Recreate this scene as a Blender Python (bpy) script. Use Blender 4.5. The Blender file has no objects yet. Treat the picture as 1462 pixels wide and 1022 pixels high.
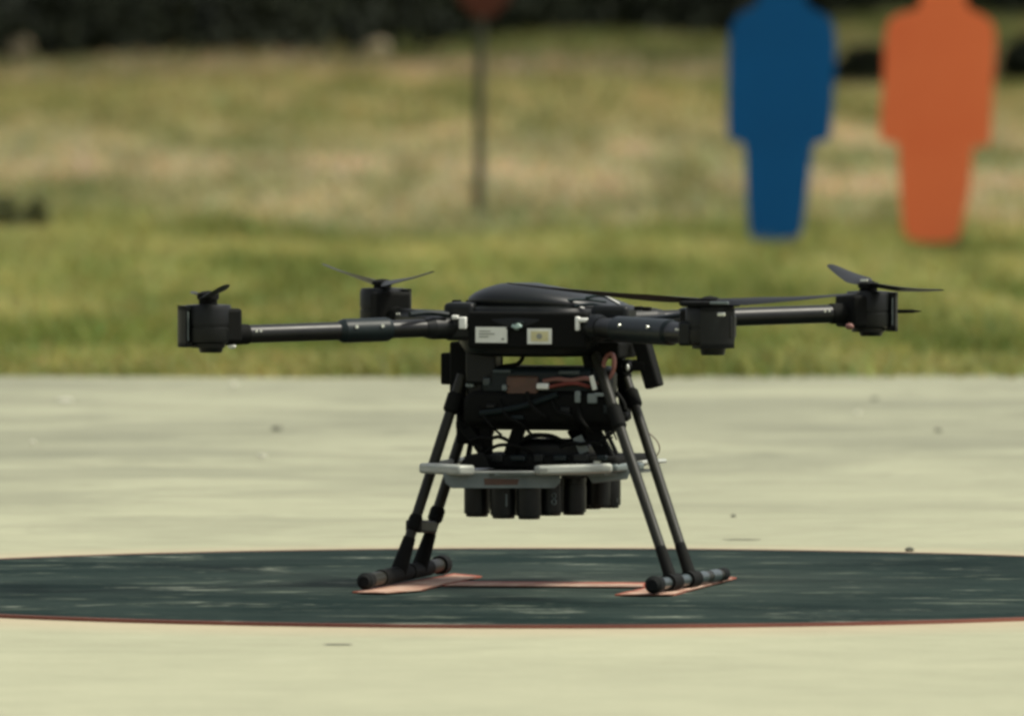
import bpy, bmesh, math, random
import numpy as np
from mathutils import Vector, Matrix
random.seed(7); rng = np.random.default_rng(7)
S = bpy.context.scene
COL = S.collection
R = math.radians

# ------------------------------------------------------------------ camera
F = 15850.0            # focal length in photo pixels (1462 wide): a long telephoto
HZ = 71.0              # horizon row
CH = 0.767             # camera height
CD = 15.85             # camera distance to the landing pad
cam = bpy.data.cameras.new('camera'); camo = bpy.data.objects.new('camera', cam); COL.objects.link(camo)
cam.sensor_width = 36; cam.lens = 36 * F / 1462
camo.location = (0, -CD, CH)
camo.rotation_euler = (math.pi/2 - math.atan((511 - HZ) / F), 0, 0)
cam.clip_start = 0.5; cam.clip_end = 6000
cam.dof.use_dof = True; cam.dof.focus_distance = CD - 0.1; cam.dof.aperture_fstop = 9.5
S.camera = camo
S.cycles.filter_width = 3.0
S.cycles.max_bounces = 6; S.cycles.diffuse_bounces = 3; S.cycles.glossy_bounces = 3
S.cycles.transmission_bounces = 3; S.cycles.transparent_max_bounces = 6

# ------------------------------------------------------------------ sky, sun, exposure
SUN_EL, SUN_AZ = 57.0, 96.0       # azimuth clockwise from +Y; light comes from the right
wd = bpy.data.worlds.new('World'); S.world = wd; wd.use_nodes = True
nt = wd.node_tree; nt.nodes.clear()
sky = nt.nodes.new('ShaderNodeTexSky'); sky.sky_type = 'NISHITA'; sky.sun_disc = False
sky.sun_elevation = R(SUN_EL); sky.sun_rotation = R(SUN_AZ); sky.dust_density = 4; sky.air_density = 1.0; sky.ozone_density = 0.4
bg = nt.nodes.new('ShaderNodeBackground'); bg.inputs[1].default_value = 0.10
wo = nt.nodes.new('ShaderNodeOutputWorld')
hs = nt.nodes.new('ShaderNodeHueSaturation'); hs.inputs['Saturation'].default_value = .30   # milky, hazy sky
nt.links.new(sky.outputs[0], hs.inputs['Color']); nt.links.new(hs.outputs[0], bg.inputs[0]); nt.links.new(bg.outputs[0], wo.inputs[0])
sl = bpy.data.lights.new('sun', 'SUN'); sl.energy = 2.0; sl.angle = R(10); sl.color = (1.0, 0.95, 0.80)
so = bpy.data.objects.new('sun', sl); COL.objects.link(so)
az = R(SUN_AZ); el = R(SUN_EL)
so.rotation_euler = Vector((math.sin(az)*math.cos(el), math.cos(az)*math.cos(el), math.sin(el))).to_track_quat('Z', 'Y').to_euler()
so.location = (0, 0, 30)
V = S.view_settings
V.view_transform = 'Standard'; V.look = 'None'; V.gamma = 1; V.use_curve_mapping = False; V.exposure = 0.66

# ------------------------------------------------------------------ measuring helpers: a pixel of the photo at a chosen distance is a point
def at(px, py, Y):
    D = CD + Y
    return Vector(((px - 731) / F * D, Y, CH - (py - HZ) / F * D))
def gnd(px, py, z=0.0):
    D = (CH - z) * F / (py - HZ)
    return Vector(((px - 731) / F * D, D - CD, z))
YAW = R(-17); OX = 0.042; cs, sn = math.cos(YAW), math.sin(YAW)
def loc(w):                                   # world to drone frame
    x, y = w[0] - OX, w[1]
    return Vector((x*cs + y*sn, -x*sn + y*cs, w[2]))
def L(px, py, v):                             # pixel on the plane v = const of the drone
    Y = v
    for _ in range(12):
        p = loc(at(px, py, Y)); Y += (v - p[1]) / cs
    return loc(at(px, py, Y))

# ------------------------------------------------------------------ materials
def mat(name, base, rough=0.6, metal=0.0, c2=None, scale=8.0, bump=0.0, bscale=None, spec=0.5, coord='Object', stretch=None, coat=0.0, detail=5):
    m = bpy.data.materials.new(name); m.use_nodes = True
    n = m.node_tree.nodes; l = m.node_tree.links; b = n['Principled BSDF']
    b.inputs['Base Color'].default_value = (*base, 1); b.inputs['Roughness'].default_value = rough
    b.inputs['Metallic'].default_value = metal; b.inputs['Specular IOR Level'].default_value = spec
    b.inputs['Coat Weight'].default_value = coat
    tc = n.new('ShaderNodeTexCoord'); mp = n.new('ShaderNodeMapping'); l.new(tc.outputs[coord], mp.inputs[0])
    if stretch: mp.inputs['Scale'].default_value = stretch
    nz = n.new('ShaderNodeTexNoise'); nz.inputs['Scale'].default_value = scale; nz.inputs['Detail'].default_value = detail
    l.new(mp.outputs[0], nz.inputs['Vector'])
    c2 = c2 or tuple(min(1, c*1.35 + .002) for c in base)
    r = n.new('ShaderNodeValToRGB'); r.color_ramp.elements[0].position = .35; r.color_ramp.elements[1].position = .68
    r.color_ramp.elements[0].color = (*base, 1); r.color_ramp.elements[1].color = (*c2, 1)
    l.new(nz.outputs[0], r.inputs[0]); l.new(r.outputs[0], b.inputs['Base Color'])
    mr = n.new('ShaderNodeMapRange'); mr.inputs[3].default_value = rough*.85; mr.inputs[4].default_value = min(1, rough*1.2)
    l.new(nz.outputs[0], mr.inputs[0]); l.new(mr.outputs[0], b.inputs['Roughness'])
    if bump:
        nb = n.new('ShaderNodeTexNoise'); nb.inputs['Scale'].default_value = bscale or scale*6; nb.inputs['Detail'].default_value = 6
        l.new(mp.outputs[0], nb.inputs['Vector'])
        bp = n.new('ShaderNodeBump'); bp.inputs['Strength'].default_value = bump; bp.inputs['Distance'].default_value = .02
        l.new(nb.outputs[0], bp.inputs['Height']); l.new(bp.outputs[0], b.inputs['Normal'])
    return m
def N(m, t): return m.node_tree.nodes.new(t)

M = {}
M['shell']  = mat('black_shell', (.0035, .0045, .004), .42, c2=(.006, .008, .0072), scale=30, spec=.28)
M['cover']  = mat('glossy_cover', (.004, .0055, .0055), .40, c2=(.006, .009, .009), scale=12, spec=.4)
M['teal']   = mat('dark_teal_plastic', (.0045, .0095, .010), .42, c2=(.008, .015, .0155), scale=20, spec=.25)
M['ridge']  = mat('ridge_plastic', (.03, .044, .044), .32, c2=(.035, .052, .052), scale=40)  # paler teal: clamps, and painted-in highlights on the cover and battery
M['carbon'] = mat('carbon_tube', (.005, .0058, .0052), .36, c2=(.007, .0078, .0064), scale=40, spec=.32)
M['matte']  = mat('matte_black', (.0035, .004, .0032), .75, c2=(.006, .0065, .005), scale=40, spec=.15)
M['can']    = mat('canister_black', (.0035, .0045, .004), .38, c2=(.006, .0075, .0065), scale=60, spec=.35)
M['coil']   = mat('faded_red_cable', (.20, .065, .048), .5, c2=(.30, .13, .10), scale=90)
M['leg']    = mat('leg_tube', (.013, .0135, .0075), .5, c2=(.020, .020, .0125), scale=60, spec=.3)
M['rubber'] = mat('rubber', (.005, .006, .006), .8, c2=(.009, .011, .010), scale=60, spec=.15)
M['blade']  = mat('propeller_black', (.005, .006, .005), .45, c2=(.009, .010, .008), scale=30, spec=.3)
M['alu']    = mat('brushed_aluminium', (.36, .38, .33), .45, .1, c2=(.48, .50, .43), scale=40, stretch=(1, 1, 8))
M['alud']   = mat('dull_grey_plastic', (.11, .14, .135), .35, .0, c2=(.19, .225, .21), scale=25)
M['steel']  = mat('bolt_steel', (.55, .57, .5), .3, .6)
M['white']  = mat('white_label', (.72, .74, .64), .5, c2=(.80, .82, .72), scale=60)
M['cream']  = mat('pale_tape', (.80, .81, .72), .5, c2=(.85, .86, .78))
M['yellow'] = mat('yellow_label', (.60, .56, .28), .5, c2=(.68, .63, .34), scale=60)
M['grey']   = mat('grey_print', (.24, .25, .21), .6)
M['led']    = mat('status_lens', (.35, .5, .45), .15, c2=(.55, .68, .6), scale=120)
M['brown']  = mat('brown_case', (.085, .045, .026), .55, c2=(.12, .058, .034), scale=60)
M['red']    = mat('red_cable', (.15, .026, .018), .45, c2=(.22, .06, .045), scale=60)
M['pink']   = mat('faded_red_plastic', (.17, .075, .058), .5)
M['boardb'] = mat('blue_board', (.001, .074, .225), .62, c2=(.0015, .083, .25), scale=3, spec=.15)
M['boardo'] = mat('orange_board', (.76, .165, .060), .65, c2=(.80, .188, .070), scale=3, spec=.15)
M['pole']   = mat('painted_pole', (.022, .026, .012), .7, c2=(.035, .038, .018), scale=6)
M['signr']  = mat('orange_sign', (.065, .019, .010), .7, c2=(.09, .027, .014), scale=10, spec=.2)
M['wood']   = mat('stake_wood', (.14, .10, .05), .8, c2=(.2, .15, .08), scale=20)
M['stone']  = mat('dark_stone', (.05, .055, .04), .9, c2=(.1, .1, .07), scale=60, bump=.4)
M['pale']   = mat('pale_stone', (.55, .54, .42), .85, c2=(.68, .67, .54), scale=60, bump=.4)
M['bark']   = mat('bark', (.025, .022, .015), .9, c2=(.05, .042, .03), scale=6, stretch=(4, 4, 1), bump=.6)
M['salmon'] = mat('salmon_paint', (.34, .17, .11), .8, c2=(.58, .42, .31), scale=26, bump=.15)
M['redp']   = mat('orange_red_paint', (.30, .060, .028), .7, c2=(.34, .10, .05), scale=9, coord='Generated')

M['rimp']   = mat('dull_red_paint', (.11, .028, .016), .8, c2=(.18, .06, .035), scale=4)

def leafmat(name, c1, c2, scale=3.0):
    m = mat(name, c1, .7, c2=c2, scale=scale, spec=.15, detail=3)
    return m
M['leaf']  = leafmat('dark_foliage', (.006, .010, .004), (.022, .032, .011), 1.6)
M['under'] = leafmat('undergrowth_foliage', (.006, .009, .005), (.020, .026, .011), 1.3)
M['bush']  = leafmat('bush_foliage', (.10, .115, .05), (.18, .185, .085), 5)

# concrete
def concrete():
    m = bpy.data.materials.new('weathered_concrete'); m.use_nodes = True
    n = m.node_tree.nodes; l = m.node_tree.links; b = n['Principled BSDF']
    tc = n.new('ShaderNodeTexCoord')
    def noise(scale, det=6, rgh=.55, sc=(1,1,1), dist=0):
        mp = n.new('ShaderNodeMapping'); mp.inputs['Scale'].default_value = sc; l.new(tc.outputs['Object'], mp.inputs[0])
        z = n.new('ShaderNodeTexNoise'); z.inputs['Scale'].default_value = scale; z.inputs['Detail'].default_value = det
        z.inputs['Roughness'].default_value = rgh; z.inputs['Distortion'].default_value = dist
        l.new(mp.outputs[0], z.inputs['Vector']); return z.outputs[0]
    def ramp(i, p0, p1, a, c):
        r = n.new('ShaderNodeValToRGB'); r.color_ramp.elements[0].position = p0; r.color_ramp.elements[1].position = p1
        r.color_ramp.elements[0].color = a; r.color_ramp.elements[1].color = c; l.new(i, r.inputs[0]); return r.outputs[0]
    def mix(t, f, a, c):
        x = n.new('ShaderNodeMix'); x.data_type = 'RGBA'; x.blend_type = t
        if isinstance(f, float): x.inputs[0].default_value = f
        else: l.new(f, x.inputs[0])
        for k, s in ((6, a), (7, c)):
            if isinstance(s, tuple): x.inputs[k].default_value = s
            else: l.new(s, x.inputs[k])
        return x.outputs[2]
    base = ramp(noise(1.3, 8, .6, dist=.4), .3, .72, (.348, .354, .232, 1), (.430, .433, .285, 1))
    fine = ramp(noise(9, 8, .7), .3, .7, (.86, .86, .86, 1), (1.06, 1.06, 1.06, 1))
    c = mix('MULTIPLY', .8, base, fine)
    # the far part of the apron carries more grey dirt
    sp = n.new('ShaderNodeSeparateXYZ'); l.new(tc.outputs['Object'], sp.inputs[0])
    mr = n.new('ShaderNodeMapRange'); mr.inputs[1].default_value = .6; mr.inputs[2].default_value = 6.0
    mr.inputs[3].default_value = .10; mr.inputs[4].default_value = .95; l.new(sp.outputs[1], mr.inputs[0])
    dirt = ramp(noise(1.0, 9, .7, (.8, 1.0, 1), .9), .44, .58, (0, 0, 0, 1), (1, 1, 1, 1))
    mm = n.new('ShaderNodeMath'); mm.operation = 'MULTIPLY'; l.new(dirt, mm.inputs[0]); l.new(mr.outputs[0], mm.inputs[1])
    c = mix('MIX', mm.outputs[0], c, (.145, .15, .102, 1))
    mg = n.new('ShaderNodeMath'); mg.operation = 'MULTIPLY'; l.new(mr.outputs[0], mg.inputs[0]); mg.inputs[1].default_value = .62
    c = mix('MIX', mg.outputs[0], c, (.30, .305, .21, 1))
    s3 = ramp(noise(3.2, 6, .75, (.7, 1.3, 1), .8), .50, .66, (0, 0, 0, 1), (.95, .95, .95, 1)); m3 = n.new('ShaderNodeMath'); m3.operation = 'MULTIPLY'; l.new(s3, m3.inputs[0]); l.new(mr.outputs[0], m3.inputs[1])
    c = mix('MIX', m3.outputs[0], c, (.175, .18, .122, 1))
    # small dark stains everywhere
    st = ramp(noise(3.2, 4, .8, (1, 1.6, 1), 1.2), .70, .78, (0, 0, 0, 1), (.5, .5, .5, 1))
    c = mix('MIX', st, c, (.20, .20, .13, 1))
    gz = ramp(noise(34, 3, .9), .70, .76, (0, 0, 0, 1), (.45, .45, .45, 1)); c = mix('MIX', gz, c, (.17, .17, .12, 1))
    pz_ = ramp(noise(4.5, 5, .7, (.8, 1.7, 1), .5), .62, .74, (0, 0, 0, 1), (.5, .5, .5, 1)); c = mix('MIX', pz_, c, (.48, .49, .35, 1))
    # pinkish tint just round the pad, fading outwards
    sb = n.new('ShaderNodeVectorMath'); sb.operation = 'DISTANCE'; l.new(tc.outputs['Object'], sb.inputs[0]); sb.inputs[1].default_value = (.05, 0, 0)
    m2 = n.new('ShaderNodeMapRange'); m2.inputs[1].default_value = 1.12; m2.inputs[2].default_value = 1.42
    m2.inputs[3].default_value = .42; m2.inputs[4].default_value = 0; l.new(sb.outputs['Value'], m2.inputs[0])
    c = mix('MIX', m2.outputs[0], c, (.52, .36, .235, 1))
    l.new(c, b.inputs['Base Color']); b.inputs['Roughness'].default_value = .85; b.inputs['Specular IOR Level'].default_value = .25
    bp = n.new('ShaderNodeBump'); bp.inputs['Strength'].default_value = .35; bp.inputs['Distance'].default_value = .01
    l.new(noise(40, 6, .7), bp.inputs['Height']); l.new(bp.outputs[0], b.inputs['Normal'])
    return m
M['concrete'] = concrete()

def padmat():
    m = mat('dark_pad_paint', (.007, .0155, .0135), .85, c2=(.014, .027, .0235), scale=2.2, bump=.25, bscale=30, spec=.04)
    n = m.node_tree.nodes; l = m.node_tree.links; b = n['Principled BSDF']
    src = b.inputs['Base Color'].links[0].from_socket
    tc = n.new('ShaderNodeTexCoord')
    def worn(scale, sc, lo, hi, colour, src, seed):
        mp = n.new('ShaderNodeMapping'); mp.inputs['Scale'].default_value = sc; mp.inputs['Location'].default_value = (seed, seed, 0)
        l.new(tc.outputs['Object'], mp.inputs[0])
        z = n.new('ShaderNodeTexNoise'); z.inputs['Scale'].default_value = scale; z.inputs['Detail'].default_value = 7; z.inputs['Roughness'].default_value = .7
        l.new(mp.outputs[0], z.inputs['Vector'])
        r = n.new('ShaderNodeValToRGB'); r.color_ramp.elements[0].position = lo; r.color_ramp.elements[1].position = hi
        r.color_ramp.elements[0].color = (0, 0, 0, 1); r.color_ramp.elements[1].color = (1, 1, 1, 1); l.new(z.outputs[0], r.inputs[0])
        x = n.new('ShaderNodeMix'); x.data_type = 'RGBA'; l.new(r.outputs[0], x.inputs[0]); l.new(src, x.inputs[6]); x.inputs[7].default_value = colour
        return x.outputs[2]
    s = worn(3.0, (.7, 1.5, 1), .42, .72, (.034, .050, .042, 1), src, 3)
    s = worn(7.0, (.62, 1.5, 1), .57, .72, (.15, .175, .13, 1), s, 11)
    s = worn(4.2, (.9, 1.5, 1), .585, .68, (.22, .245, .19, 1), s, 31)
    # pale dust blown over the middle of the pad
    dv = n.new('ShaderNodeVectorMath'); dv.operation = 'DISTANCE'; l.new(tc.outputs['Object'], dv.inputs[0]); dv.inputs[1].default_value = (.0, .05, 0)
    dm = n.new('ShaderNodeMapRange'); dm.inputs[1].default_value = .12; dm.inputs[2].default_value = .62; dm.inputs[3].default_value = .75; dm.inputs[4].default_value = 0; l.new(dv.outputs['Value'], dm.inputs[0])
    dz = n.new('ShaderNodeTexNoise'); dz.inputs['Scale'].default_value = 6; dz.inputs['Detail'].default_value = 6; l.new(tc.outputs['Object'], dz.inputs['Vector'])
    dk = n.new('ShaderNodeMath'); dk.operation = 'MULTIPLY'; l.new(dm.outputs[0], dk.inputs[0]); l.new(dz.outputs[0], dk.inputs[1])
    x = n.new('ShaderNodeMix'); x.data_type = 'RGBA'; l.new(dk.outputs[0], x.inputs[0]); l.new(s, x.inputs[6]); x.inputs[7].default_value = (.085, .105, .085, 1); s = x.outputs[2]
    l.new(s, b.inputs['Base Color'])
    return m
M['pad'] = padmat()

# vegetation: colour by place (green verge near, straw on the rising bank) plus per-blade tint
def grassmat(name, fac=1.0, soil=False):
    m = bpy.data.materials.new(name); m.use_nodes = True
    n = m.node_tree.nodes; l = m.node_tree.links; b = n['Principled BSDF']
    tc = n.new('ShaderNodeTexCoord'); sp = n.new('ShaderNodeSeparateXYZ'); l.new(tc.outputs['Object'], sp.inputs[0])
    def noise(scale, sc=(1,1,1), det=3, off=0):
        mp = n.new('ShaderNodeMapping'); mp.inputs['Scale'].default_value = sc; mp.inputs['Location'].default_value = (off, off, off)
        l.new(tc.outputs['Object'], mp.inputs[0])
        z = n.new('ShaderNodeTexNoise'); z.inputs['Scale'].default_value = scale; z.inputs['Detail'].default_value = det
        l.new(mp.outputs[0], z.inputs['Vector']); return z.outputs[0]
    def math_(op, a, c):
        x = n.new('ShaderNodeMath'); x.operation = op
        for k, s in ((0, a), (1, c)):
            if isinstance(s, (int, float)): x.inputs[k].default_value = s
            else: l.new(s, x.inputs[k])
        return x.outputs[0]
    def ramp(i, els):
        r = n.new('ShaderNodeValToRGB'); e = r.color_ramp.elements
        e[0].position, e[0].color = els[0][0], (*els[0][1], 1); e[1].position, e[1].color = els[-1][0], (*els[-1][1], 1)
        for p, c in els[1:-1]:
            q = e.new(p); q.color = (*c, 1)
        l.new(i, r.inputs[0]); return r.outputs[0]
    # distance with wobble -> 0..1 along Y 10..110
    wob = math_('MULTIPLY', math_('SUBTRACT', noise(.55, (1, .35, 1)), .5), 5.0)
    wob2 = math_('MULTIPLY', math_('SUBTRACT', noise(2.4, (1, .12, 1), 2, 7), .5), 5.0)
    y = math_('ADD', math_('ADD', sp.outputs[1], wob), wob2)
    t = n.new('ShaderNodeMapRange'); t.inputs[1].default_value = 10; t.inputs[2].default_value = 110; l.new(y, t.inputs[0])
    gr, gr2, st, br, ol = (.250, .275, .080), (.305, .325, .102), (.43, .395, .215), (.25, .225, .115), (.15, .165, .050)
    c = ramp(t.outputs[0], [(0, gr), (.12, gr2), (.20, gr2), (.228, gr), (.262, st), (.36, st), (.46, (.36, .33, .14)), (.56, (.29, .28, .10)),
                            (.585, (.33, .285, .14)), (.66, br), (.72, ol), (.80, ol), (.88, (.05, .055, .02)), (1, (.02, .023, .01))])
    pt = noise(2.4, (1, .07, .6), 3, 3)
    c2 = ramp(pt, [(.32, (.56, .62, .48)), (.5, (1, 1, 1)), (.68, (1.38, 1.26, 1.45))])
    x = n.new('ShaderNodeMix'); x.data_type = 'RGBA'; x.blend_type = 'MULTIPLY'; x.inputs[0].default_value = 1.0
    l.new(c, x.inputs[6]); l.new(c2, x.inputs[7]); c = x.outputs[2]
    bn = noise(.42, (.55, 1.0, .3), 3, 21); c3 = ramp(bn, [(.36, (.66, .74, .56)), (.5, (1, 1, 1)), (.64, (1.16, 1.06, 1.12))])
    x = n.new('ShaderNodeMix'); x.data_type = 'RGBA'; x.blend_type = 'MULTIPLY'; x.inputs[0].default_value = 1.0
    l.new(c, x.inputs[6]); l.new(c3, x.inputs[7]); c = x.outputs[2]
    if soil:
        x = n.new('ShaderNodeMix'); x.data_type = 'RGBA'; x.blend_type = 'MULTIPLY'; x.inputs[0].default_value = 1
        l.new(c, x.inputs[6]); x.inputs[7].default_value = (.75, .7, .65, 1); c = x.outputs[2]
    else:
        at_ = n.new('ShaderNodeAttribute'); at_.attribute_name = 'tint'
        x = n.new('ShaderNodeMix'); x.data_type = 'RGBA'; x.blend_type = 'MULTIPLY'; x.inputs[0].default_value = 1
        l.new(c, x.inputs[6]); l.new(at_.outputs['Color'], x.inputs[7]); c = x.outputs[2]
    l.new(c, b.inputs['Base Color']); b.inputs['Roughness'].default_value = .75; b.inputs['Specular IOR Level'].default_value = .2
    if not soil:
        tr = n.new('ShaderNodeBsdfTranslucent'); l.new(c, tr.inputs[0])
        ms = n.new('ShaderNodeMixShader'); ms.inputs[0].default_value = .3
        l.new(b.outputs[0], ms.inputs[1]); l.new(tr.outputs[0], ms.inputs[2])
        l.new(ms.outputs[0], n['Material Output'].inputs[0])
    return m
M['grass'] = grassmat('grass_blades'); M['soil'] = grassmat('field_ground', soil=True)

# ------------------------------------------------------------------ mesh helpers
def tag(o, label=None, cat=None, group=None, kind=None):
    if label: o['label'] = label
    if cat: o['category'] = cat
    if group: o['group'] = group
    if kind: o['kind'] = kind
    return o
def obj(name, bm, m, parent=None, smooth=True, bevel=0.0, label=None):
    me = bpy.data.meshes.new(name); bmesh.ops.recalc_face_normals(bm, faces=bm.faces[:]); bm.to_mesh(me); bm.free()
    me.materials.append(M[m] if isinstance(m, str) else m)
    o = bpy.data.objects.new(name, me); COL.objects.link(o)
    if parent: o.parent = parent
    if smooth:
        for p in me.polygons: p.use_smooth = True
        me.set_sharp_from_angle(angle=R(38))
    if bevel:
        b = o.modifiers.new('bevel', 'BEVEL'); b.width = bevel; b.segments = 3; b.limit_method = 'ANGLE'; b.angle_limit = R(40)
    if label: o['label'] = label
    return o
def npmesh(name, verts, faces_flat, nper, m, parent=None, tint=None):
    me = bpy.data.meshes.new(name); nv = len(verts); nf = len(faces_flat)//nper
    me.vertices.add(nv); me.vertices.foreach_set('co', verts.astype(np.float32).ravel())
    me.loops.add(nf*nper); me.loops.foreach_set('vertex_index', faces_flat.astype(np.int32))
    me.polygons.add(nf); me.polygons.foreach_set('loop_start', np.arange(0, nf*nper, nper, dtype=np.int32))
    me.update(calc_edges=True)
    if tint is not None:
        a = me.color_attributes.new('tint', 'FLOAT_COLOR', 'POINT'); a.data.foreach_set('color', tint.astype(np.float32).ravel())
    me.materials.append(M[m])
    o = bpy.data.objects.new(name, me); COL.objects.link(o)
    if parent: o.parent = parent
    return o
def empty(name, location=(0,0,0), rz=0):
    e = bpy.data.objects.new(name, None); COL.objects.link(e); e.location = location; e.rotation_euler = (0, 0, rz); e.empty_display_size = .1
    return e
def tube(bm, p0, p1, r0, r1=None, n=16, caps=True):
    p0, p1 = Vector(p0), Vector(p1); r1 = r0 if r1 is None else r1
    q = (p1 - p0).to_track_quat('Z', 'Y').to_matrix()
    A = []; B = []
    for i in range(n):
        a = 2*math.pi*i/n; d = q @ Vector((math.cos(a), math.sin(a), 0))
        A.append(bm.verts.new(p0 + d*r0)); B.append(bm.verts.new(p1 + d*r1))
    for i in range(n):
        j = (i+1) % n; bm.faces.new((A[i], A[j], B[j], B[i]))
    if caps: bm.faces.new(A[::-1]); bm.faces.new(B)
def path(bm, pts, r, n=8):
    pts = [Vector(p) for p in pts]
    # Catmull-Rom smoothing
    P = []
    for i in range(len(pts)-1):
        a, b, c, d = pts[max(i-1, 0)], pts[i], pts[i+1], pts[min(i+2, len(pts)-1)]
        for k in range(5):
            t = k/5
            P.append(.5*((2*b) + (c-a)*t + (2*a-5*b+4*c-d)*t*t + (3*b-a-3*c+d)*t**3))
    P.append(pts[-1]); prev = None; up = Vector((.13, .2, 1)).normalized()
    for i, p in enumerate(P):
        t = (P[min(i+1, len(P)-1)] - P[max(i-1, 0)]).normalized()
        s = t.cross(up); s = s.normalized() if s.length > 1e-4 else Vector((1, 0, 0)); u = s.cross(t)
        ring = [bm.verts.new(p + r*(math.cos(2*math.pi*k/n)*s + math.sin(2*math.pi*k/n)*u)) for k in range(n)]
        if prev:
            for k in range(n): bm.faces.new((prev[k], prev[(k+1) % n], ring[(k+1) % n], ring[k]))
        else: bm.faces.new(ring[::-1])
        prev = ring
    bm.faces.new(prev)
def box(bm, c, s, rot=None):
    mtx = Matrix.Translation(Vector(c)) @ (rot.to_4x4() if rot else Matrix.Identity(4)) @ Matrix.Diagonal((*s, 1))
    bmesh.ops.create_cube(bm, size=1, matrix=mtx)
def bar(bm, a, b, w, t, hint=(0, 1, 0)):      # rectangular strut from a to b
    a, b = Vector(a), Vector(b); z = (b-a).normalized(); y = Vector(hint); x = y.cross(z).normalized(); y = z.cross(x)
    rot = Matrix((x, y, z)).transposed(); box(bm, (a+b)/2, (w, t, (b-a).length), rot)
def lathe(bm, prof, c=(0,0,0), n=24):
    c = Vector(c); prev = None
    for r, z in prof:
        if r < 1e-6: ring = [bm.verts.new(c + Vector((0, 0, z)))]
        else: ring = [bm.verts.new(c + Vector((r*math.cos(2*math.pi*k/n), r*math.sin(2*math.pi*k/n), z))) for k in range(n)]
        if prev:
            for k in range(n):
                a, b = prev[k % len(prev)], prev[(k+1) % len(prev)]; d, e = ring[k % len(ring)], ring[(k+1) % len(ring)]
                f = [];
                for v in (a, b, e, d):
                    if v not in f: f.append(v)
                if len(f) > 2: bm.faces.new(f)
        prev = ring
def loft(bm, rings, cap=True):
    prev = None; first = None
    for rg in rings:
        vs = [bm.verts.new(p) for p in rg]
        if prev:
            for k in range(len(vs)): bm.faces.new((prev[k], prev[(k+1) % len(vs)], vs[(k+1) % len(vs)], vs[k]))
        else: first = vs
        prev = vs
    if cap: bm.faces.new(first[::-1]); bm.faces.new(prev)
def superring(cx, cy, hw, hd, z, e=3.2, n=40, tilt=0.0):
    out = []
    for k in range(n):
        a = 2*math.pi*k/n; c, s = math.cos(a), math.sin(a)
        x = hw*math.copysign(abs(c)**(2/e), c); y = hd*math.copysign(abs(s)**(2/e), s)
        out.append((cx + x, cy + y, z + tilt*y))
    return out
def ball(bm, c, r, s=(1,1,1), sub=2):
    bmesh.ops.create_icosphere(bm, subdivisions=sub, radius=r, matrix=Matrix.Translation(Vector(c)) @ Matrix.Diagonal((*s, 1)))
def plate(bm, pts, d):                        # extrude polygon pts by vector d
    d = Vector(d); A = [bm.verts.new(p) for p in pts]; B = [bm.verts.new(Vector(p)+d) for p in pts]
    bm.faces.new(A); bm.faces.new(B[::-1])
    for i in range(len(A)): j = (i+1) % len(A); bm.faces.new((A[i], B[i], B[j], A[j]))
NB = bmesh.new

# ------------------------------------------------------------------ ground
CEDGE = 10.25                                  # far edge of the concrete
def terr(x, y):
    """height of the field: flat, then a low bank rising to the wood"""
    t = np.clip((y - 34.0) / 55.0, 0, None)
    z = np.where(t < 1, .86*t, .86 + .25*(1 - np.exp(-(t-1)*1.0)))
    s = np.clip((y - 12) / 20, 0, 1)
    rx = np.clip((x - 2.0)/2.5, 0, 1); z = z + .22*rx*rx*(3-2*rx)*np.clip((y - 76)/18, 0, 1)
    return -.03 + z + s*(.025*np.sin(x*.9 + y*.13) + .03*np.sin(y*.31 + x*.27 + 1.0) + .02*np.sin(x*2.3 - y*.21))
xs = np.unique(np.concatenate([np.linspace(-800, -30, 26), np.linspace(-30, 30, 161), np.linspace(30, 800, 26)]))
ys = np.unique(np.concatenate([np.linspace(-300, 8, 24), np.linspace(8, 130, 180), np.linspace(130, 2600, 30)]))
X, Y = np.meshgrid(xs, ys); Z = terr(X, Y)
nx, ny = len(xs), len(ys)
I = np.arange(nx*ny).reshape(ny, nx)
fq = np.stack([I[:-1, :-1], I[:-1, 1:], I[1:, 1:], I[1:, :-1]], -1).reshape(-1)
g = npmesh('field_ground', np.stack([X, Y, Z], -1).reshape(-1, 3), fq, 4, 'soil')
for p in g.data.polygons: p.use_smooth = True
tag(g, 'grassy field rising gently from the concrete to the wood', kind='structure')

bm = NB()                                      # concrete slab with an uneven far edge
ex = np.linspace(-40, 40, 641); ey = CEDGE + .09*np.sin(ex*1.7) + .06*np.sin(ex*5.1+1) + .03*rng.normal(size=len(ex))
top = [bm.verts.new((x, y, 0)) for x, y in zip(ex, ey)]; mid = [bm.verts.new((x, -40, 0)) for x in ex]; low = [bm.verts.new((x, y+.02, -.12)) for x, y in zip(ex, ey)]
for i in range(len(ex)-1):
    bm.faces.new((mid[i], mid[i+1], top[i+1], top[i])); bm.faces.new((top[i], top[i+1], low[i+1], low[i]))
tag(obj('concrete_apron', bm, 'concrete', smooth=False), 'pale weathered concrete apron in front of the grass', kind='structure')

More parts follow.
